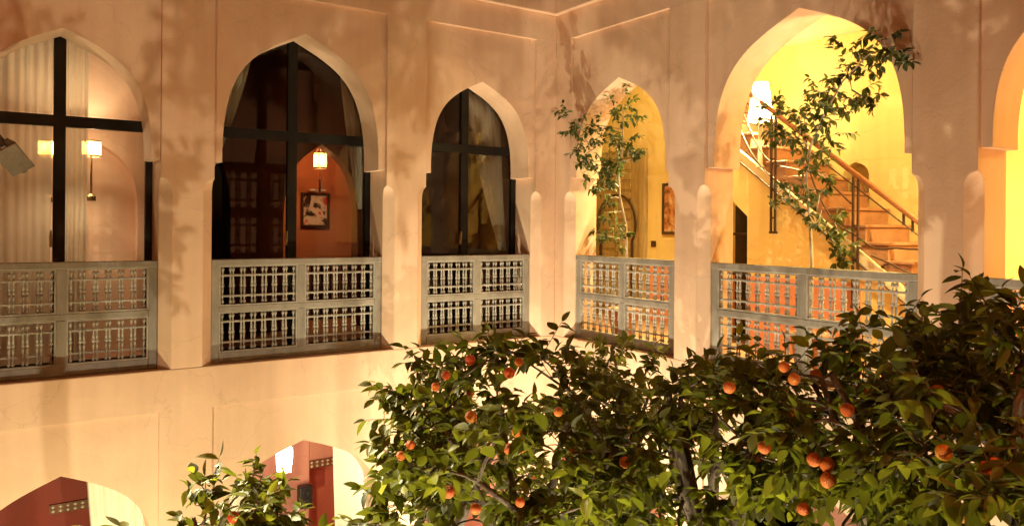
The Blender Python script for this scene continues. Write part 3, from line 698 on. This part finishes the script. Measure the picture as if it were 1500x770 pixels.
# wall mounted floodlight at the left edge
c = Vector((6.43, .42, 5.98)); fo = empty('wall_floodlight', c, 'tilted metal floodlight on a bracket in front of the leftmost window', 'floodlight')
aim = (W(330, 800, 5.0)-c).normalized()
rot = Matrix.Rotation(0, 3, 'X')
zax = aim; xax = Vector((.25, .95, .1)); xax = (xax - zax*xax.dot(zax)).normalized(); yax = zax.cross(xax)
def T(x, y, z): return tuple(c + xax*x + yax*y + zax*z)
m = MB(T); m.rings([[(-.10, -.06, -.13), (.10, -.06, -.13), (.10, .06, -.13), (-.10, .06, -.13)], [(-.16, -.10, .02), (.16, -.10, .02), (.16, .10, .02), (-.16, .10, .02)], [(-.16, -.10, .05), (.16, -.10, .05), (.16, .10, .05), (-.16, .10, .05)]])
soft(m.build('housing', M['grey'], fo), .006, 1)
for k in range(5):
    m = MB(T); x = -.08+.04*k; m.box(x-.004, x+.004, -.055, .055, -.165, -.132); m.build('cooling_fin', M['grey'], fo)
m = MB(T); m.box(-.18, -.165, -.02, .02, -.12, .04); m.box(.165, .18, -.02, .02, -.12, .04); m.box(-.18, .18, -.02, .02, -.2, -.185); m.box(-.18, -.165, -.02, .02, -.185, -.12); m.box(.165, .18, -.02, .02, -.185, -.12); m.build('yoke', M['grey'], fo)
m = MB(); e = c - zax*.2; m.tube([tuple(e), (7.0, .3, 6.0), (7.15, .0, 5.95)], .018, 8); m.build('arm', M['grey'], fo)
l = bpy.data.lights.new('flood', 'SPOT'); l.energy = 4200; l.color = (1, .86, .48); l.spot_size = R_(52); l.spot_blend = .7; l.shadow_soft_size = .06
lo = bpy.data.objects.new('wall_flood_lamp', l); COL.objects.link(lo); lo.location = c+zax*.07; lo.rotation_mode = 'QUATERNION'; lo.rotation_quaternion = zax.to_track_quat('-Z', 'Y')

# ------------------------------------------------------------------ foliage
def leaf_template(wid, fold, curl, seg=5):
    V = []; 
    for i in range(seg+1):
        x = i/seg; w = wid*.5*math.sin(PI*min(1, x**.82))**.85 if 0 < x < 1 else .012
        z = -curl*x*x
        V += [(x, -w, z+fold*w), (x, 0, z), (x, w, z+fold*w)]
    F = []
    for i in range(seg):
        a = i*3
        F += [(a, a+1, a+4, a+3), (a+1, a+2, a+5, a+4)]
    return np.array(V), np.array(F)
TEMPL = [leaf_template(.52, .30, .18), leaf_template(.46, .45, .32), leaf_template(.56, .2, .08), leaf_template(.48, .4, .22)]
def basis(d, up):
    d = d/np.linalg.norm(d); y = np.cross(up, d); n = np.linalg.norm(y)
    if n < 1e-4: y = np.array([1., 0, 0]); n = 1
    y /= n; return d, y, np.cross(d, y)
ALL = {}          # tree root -> list of leaves (pos, dir, side, normal, length, template)
class Plant:
    def __init__(s, root, lmat, seed): s.root = root; s.m = lmat; s.L = []; s.r = np.random.default_rng(seed); s.wood = MB()
    def leaf(s, p, d, up, ln): s.L.append((np.array(p, float), *basis(np.array(d, float), np.array(up, float)), ln, int(s.r.integers(4))))
    def twig(s, p, d, ln, nl, ll, rad=.005, droop=.25):
        r = s.r; p = np.array(p, float); d = np.array(d, float); d /= np.linalg.norm(d); pts = [p.copy()]
        for i in range(4):
            d = d + r.normal(0, .12, 3) + np.array([0, 0, -droop*.12]); d /= np.linalg.norm(d); p = p + d*ln/4; pts.append(p.copy())
        s.wood.tube([tuple(q) for q in pts], [rad, rad*.85, rad*.7, rad*.55, rad*.3], 4)
        for k in range(nl):
            t = .25+.75*(k+.5)/nl; i = min(3, int(t*4)); q = pts[i]+(pts[i+1]-pts[i])*(t*4-i)
            side = r.normal(0, 1, 3); side -= d*side.dot(d); side /= np.linalg.norm(side)
            ld = d*r.uniform(.15, .7)+side*.9; ld[2] = ld[2]*.55-droop*r.uniform(-.3, 2.2)
            s.leaf(q, ld, np.array([0, 0, 1.])+r.normal(0, .38, 3), ll*r.uniform(.62, 1.25))
        s.leaf(pts[-1], d+np.array([0, 0, -.2]), np.array([0, 0, 1.])+r.normal(0, .3, 3), ll*r.uniform(.7, 1.1))
    def curve(s, a, b, r0, r1, sag=.0, n=6, w=.06, seg=6):
        a = np.array(a, float); b = np.array(b, float); L = np.linalg.norm(b-a); o1 = s.r.normal(0, w*L, 3)
        pts = []
        for i in range(n+1):
            t = i/n; pts.append(a+(b-a)*t+o1*math.sin(PI*t)+np.array([0, 0, sag*L*math.sin(PI*t)]))
        s.wood.tube([tuple(q) for q in pts], [r0+(r1-r0)*i/n for i in range(n+1)], seg)
        return pts
def finish(plants, maxparts=300):
    buf = {}
    samp = []
    for pi, P in enumerate(plants):
        for li, (p, d, y, n, ln, t) in enumerate(P.L):
            pr = []
            for f, g in ((.2, 0), (.4, .1), (.4, -.1), (.6, .1), (.6, -.1), (.8, 0), (1, 0)):
                q = p+d*ln*f+y*ln*g; u, v, z = proj(q)
                if z > .2: pr.append((int(u//5), int(v//5), z))
            samp.append((pi, li, pr))
            for u, v, z in pr:
                if (u, v) not in buf or buf[(u, v)] > z: buf[(u, v)] = z
    sc = [[] for _ in plants]
    for pi, li, pr in samp:
        vis = sum(1 for u, v, z in pr if 0 <= u < 300 and 0 <= v < 154 and z < buf[(u, v)]+.02)
        p, d, y, n, ln, t = plants[pi].L[li]; z = proj(p)[2]
        if vis: sc[pi].append((vis*(ln/z)**2*(.3+abs(n.dot([CA, CB, EYE]-p))/np.linalg.norm(p-[CA, CB, EYE])), li))
    for pi, P in enumerate(plants):
        top = set(i for _, i in sorted(sc[pi], reverse=True)[:maxparts])
        lm = []
        for k, (V, F) in enumerate(TEMPL):
            me = bpy.data.meshes.new('leaf'); me.from_pydata([tuple(v) for v in V], [], [tuple(f) for f in F]); me.materials.append(P.m)
            me.polygons.foreach_set('use_smooth', [True]*len(F)); lm.append(me)
        vs = []; fs = []; off = 0; inv = Matrix.Translation(-Vector(P.root.location))
        for i, (p, d, y, n, ln, t) in enumerate(P.L):
            if i in top:
                o = bpy.data.objects.new('leaf', lm[t]); COL.objects.link(o); o.parent = P.root; o.matrix_parent_inverse = inv
                mtx = Matrix(((d[0], y[0], n[0], 0), (d[1], y[1], n[1], 0), (d[2], y[2], n[2], 0), (0, 0, 0, 1)))
                o.matrix_basis = Matrix.Translation(p) @ mtx @ Matrix.Scale(ln, 4)
            else:
                V, F = TEMPL[t]; vs.append(p+ln*(V[:, :1]*d+V[:, 1:2]*y+V[:, 2:]*n)); fs.append(F+off); off += len(V)
        if vs:
            me = bpy.data.meshes.new('foliage'); me.from_pydata(np.concatenate(vs).tolist(), [], np.concatenate(fs).tolist()); me.materials.append(P.m)
            me.polygons.foreach_set('use_smooth', [True]*len(me.polygons)); o = link('foliage', me, P.root); o['kind'] = 'stuff'
ORANGE = None
def orange_tree(label, base, cen, rad, nclump, ll, seed, crad=.2, oranges=(), twigs=7, nl=8, noran=0, limbs=7):
    global ORANGE
    root = empty('orange_tree', (base[0], base[1], 0), label, 'tree', 'orange trees of the courtyard')
    P = Plant(root, M['leaf'], seed); r = P.r; cen = np.array(cen); rad = np.array(rad)
    fork = np.array([base[0]+(cen[0]-base[0])*.6, base[1]+(cen[1]-base[1])*.6, cen[2]-rad[2]*1.05])
    tr = MB(); b0 = np.array([base[0], base[1], -.05]); pts = []
    for i in range(9):
        t = i/8; pts.append(tuple(b0+(fork-b0)*t+np.array([math.sin(t*5+seed)*.05, math.cos(t*4+seed)*.05, 0])*math.sin(PI*t)))
    tr.tube(pts, [.13, .085, .078, .074, .07, .068, .066, .068, .06], 10); tr.build('trunk', M['bark'], root, True)
    nodes = []
    for k in range(limbs):
        a = 2*PI*k/limbs+r.uniform(-.3, .3); e = r.uniform(.15, 1.25)
        tgt = cen+rad*np.array([math.cos(a)*math.cos(e), math.sin(a)*math.cos(e), math.sin(e)])*r.uniform(.6, .8)
        nodes += P.curve(fork, tgt, .042, .012, .06, 7, .07)[2:]
    cl = []; tries = 0
    while len(cl) < nclump and tries < 6000:
        tries += 1
        q = r.normal(0, 1, 3); q /= np.linalg.norm(q); q = q*(r.uniform(.12, 1)**.42); p = cen+rad*q*r.uniform(.92, 1.06)
        if q[2] < -.15 and r.uniform() < .45: continue
        if min([np.linalg.norm(p-c) for c in cl], default=9) < crad*.72: continue
        cl.append(p)
    for c in cl:
        nd = min(nodes, key=lambda q: np.linalg.norm(q-c)+max(0, q[2]-c[2])*.5)
        out = (c-cen)/rad; out /= np.linalg.norm(out)+1e-6
        P.curve(nd, c, .011, .005, .05, 4, .1, 4)
        for k in range(twigs):
            d = out*.75+r.normal(0, .62, 3); d[2] = d[2]*.7+.1; P.twig(c-out*.03, d, crad*r.uniform(.7, 1.35), nl, ll, .004)
    P.wood.build('branches', M['bark'], root, True)['kind'] = 'stuff'
    if ORANGE is None:
        m = MB(); m.lathe([(.002, -.0365), (.012, -.0355), (.024, -.028), (.033, -.014), (.0365, .002), (.034, .017), (.026, .028), (.014, .034), (.005, .034), (.002, .031)], (0, 0, 0), 16); ORANGE = m.mesh('orange', M['orange'], True)
    sp = [Vector(o) for o in oranges]
    for k in range(noran):
        c = cl[int(r.integers(len(cl)))]; sp.append(Vector(c+r.normal(0, .06, 3)-np.array([0, 0, .08])))
    for q in sp:
        o = bpy.data.objects.new('orange', ORANGE); COL.objects.link(o); o.parent = root; o.matrix_parent_inverse = Matrix.Translation(-Vector(root.location))
        o.location = q; o.rotation_euler = (r.uniform(-.5, .5), r.uniform(-.5, .5), r.uniform(0, 6)); k = r.uniform(.6, .9); o.scale = (k, k, k*.97)
    return P
def V3(v): return (v.x, v.y, v.z)
plants = []
# camera-relative crown centres (right, forward, up) in metres
tA = cp(.12, 4.7, -1.50)
plants.append(orange_tree('broad orange tree in the middle with several ripe oranges, below the inner corner', (tA.x, tA.y), V3(tA), (1.06, .98, .90), 70, .10, 11, .22,
    [W(u, v, y) for u, v, y in ((762, 530, 3.95), (748, 546, 4.0), (760, 632, 3.85), (766, 653, 3.83), (748, 657, 3.9), (590, 667, 4.25), (604, 651, 4.3), (640, 566, 4.2), (655, 549, 4.25), (690, 527, 4.1), (692, 610, 4.0), (820, 603, 4.0), (700, 745, 4.0), (765, 735, 3.85), (660, 720, 4.0))], noran=10))
tE = cp(1.01, 7.2, -1.88)
plants.append(orange_tree('orange tree in the second row, its small leafy top against the right wall', (tE.x, tE.y), V3(tE), (.85, .85, .74), 36, .105, 23, .23, noran=8))
plants.append(orange_tree('small brightly lit orange tree behind the middle one, close to the corner', (2.75, 1.75), (2.55, 1.9, 3.0), (.85, .8, .72), 30, .105, 91, .22, noran=3))
tB = cp(1.84, 3.7, -0.99)
plants.append(orange_tree('dark orange tree right of the middle one, in front of the staircase railing', (tB.x, tB.y), V3(tB), (.78, .72, .72), 50, .092, 35, .21,
    [W(u, v, y) for u, v, y in ((1070, 567, 3.3), (1165, 555, 3.2), (1150, 537, 3.25), (1195, 673, 3.15), (1214, 680, 3.15), (1216, 703, 3.12), (1243, 600, 3.15), (1122, 655, 3.3), (1180, 745, 3.2))], noran=6))
tG = cp(1.12, 4.4, -1.30)
plants.append(orange_tree('low orange tree filling the gap between the middle one and the dark right one', (tG.x, tG.y), V3(tG), (.72, .7, .56), 36, .095, 101, .21, noran=4))
tC = cp(1.98, 2.9, -.92)
plants.append(orange_tree('nearest orange tree with large dark leaves at the right edge', (tC.x, tC.y), V3(tC), (.74, .62, .64), 50, .088, 47, .19,
    [W(u, v, y) for u, v, y in ((1402, 745, 2.5), (1448, 686, 2.5), (1385, 662, 2.55), (1412, 752, 2.5), (1455, 680, 2.55))], noran=5))
tD = cp(-1.66, 4.55, -2.18)
plants.append(orange_tree('small bright green orange tree at the bottom left in front of the lower arch', (tD.x, tD.y), V3(tD), (.72, .6, .70), 34, .10, 59, .21, [W(345, 757, 4.2)], noran=4))

# ------------------------------------------------------------------ indoor trees at the open arches
def pot_tree(label, base, trunk, clumps, seed, ll, potlabel):
    root = empty('indoor_tree', base, label, 'tree', 'slim trees leaning out of the gallery arches')
    b = Vector(base); pm = MB(); pm.lathe([(.15, 0), (.19, .25), (.21, .38), (.225, .40), (.225, .43), (.19, .43), (.185, .38)], b, 20); pm.build('pot', M['pot'], root, True)
    sm = MB(); sm.lathe([(.002, .37), (.186, .375)], b, 20, False); sm.build('soil', M['soil'], root)
    P = Plant(root, M['figleaf'], seed); r = P.r
    pts = [np.array((b.x, b.y, b.z+.36))]+[np.array(V3(p)) for p in trunk]
    tr = MB(); n = len(pts); tr.tube([tuple(p) for p in pts], [.020-.013*i/(n-1) for i in range(n)], 8); tr.build('trunk', M['palebark'], root, True)
    nodes = []
    for a, c in zip(pts, pts[1:]): nodes += [a+(c-a)*k/4 for k in range(1, 5)]
    for c, k, rad in clumps:
        c = np.array(V3(c)); nd = min(nodes, key=lambda q: np.linalg.norm(q-c)+max(0, q[2]-c[2])*.3)
        br = P.curve(nd, c, .009, .004, .03, 4, .06, 4); nodes += [br[2], br[4]]
        for j in range(k+2): P.twig(c+r.normal(0, rad*.35, 3), r.normal(0, 1, 3)+np.array([0, 0, .1]), rad*r.uniform(.7, 1.3), 9, ll, .003, .35)
    P.wood.build('branches', M['palebark'], root, True)['kind'] = 'stuff'
    return P
cl5 = [(1150, 192, .3, 5, .2), (1132, 186, .3, 4, .18), (1172, 168, .28, 5, .2), (1198, 146, .22, 5, .2), (1214, 116, .15, 4, .18), (1236, 92, .08, 4, .17), (1262, 74, -.02, 4, .16), (1288, 76, -.14, 5, .15), (1304, 82, -.2, 4, .12), (1246, 132, .05, 3, .15), (1268, 152, .0, 3, .15), (1224, 168, .15, 4, .18), (1196, 192, .25, 4, .2), (1168, 205, .3, 4, .18), (1142, 168, .3, 3, .15), (1188, 226, .3, 4, .18), (1197, 252, .35, 3, .16), (1200, 282, .4, 3, .16), (1196, 310, .4, 3, .15), (1212, 332, .4, 4, .16), (1226, 347, .4, 4, .15), (1226, 366, .4, 3, .13), (1141, 292, .35, 2, .14), (1156, 275, .35, 1, .12), (1135, 160, .3, 2, .14), (1255, 105, .05, 3, .14)]
pb = onR(1189, 390, .72)
plants.append(pot_tree('tall slim leafy tree leaning out of the wide open arch before the stairs', (pb.x, pb.y, ZF), [onR(1190, 385, .7), onR(1186, 320, .6), onR(1180, 262, .45), onR(1186, 215, .33), onR(1205, 170, .22), onR(1232, 120, .1), onR(1268, 82, -.05)],
    [(onR(u, v, d), k, rr) for u, v, d, k, rr in cl5], 71, .082, ''))
cl4 = [(850, 182, -.1, 4, .2), (836, 176, -.2, 4, .17), (856, 205, -.05, 4, .2), (870, 218, .05, 4, .2), (852, 230, -.05, 3, .18), (866, 250, .1, 4, .18), (881, 236, .15, 4, .18), (896, 216, .25, 3, .18), (911, 152, .3, 4, .18), (912, 170, .3, 4, .18), (909, 190, .3, 4, .18), (916, 206, .35, 3, .18), (887, 192, .2, 3, .17), (871, 190, .1, 3, .17), (901, 242, .3, 3, .17), (880, 266, .25, 3, .16), (896, 256, .3, 3, .16), (866, 276, .2, 2, .15), (891, 291, .35, 2, .15), (886, 312, .4, 2, .14), (880, 342, .45, 3, .15), (900, 348, .45, 3, .15), (914, 336, .45, 3, .14), (926, 232, .35, 2, .13), (930, 212, .35, 1, .12)]
pb = onR(914, 380, .72)
plants.append(pot_tree('slim leafy tree leaning out of the narrow arch beside the inner corner', (pb.x, pb.y, ZF), [onR(918, 372, .7), onR(917, 330, .6), onR(908, 290, .5), onR(906, 255, .4), onR(911, 215, .35), onR(912, 165, .3)],
    [(onR(u, v, d), k, rr) for u, v, d, k, rr in cl4], 83, .08, ''))
finish(plants)
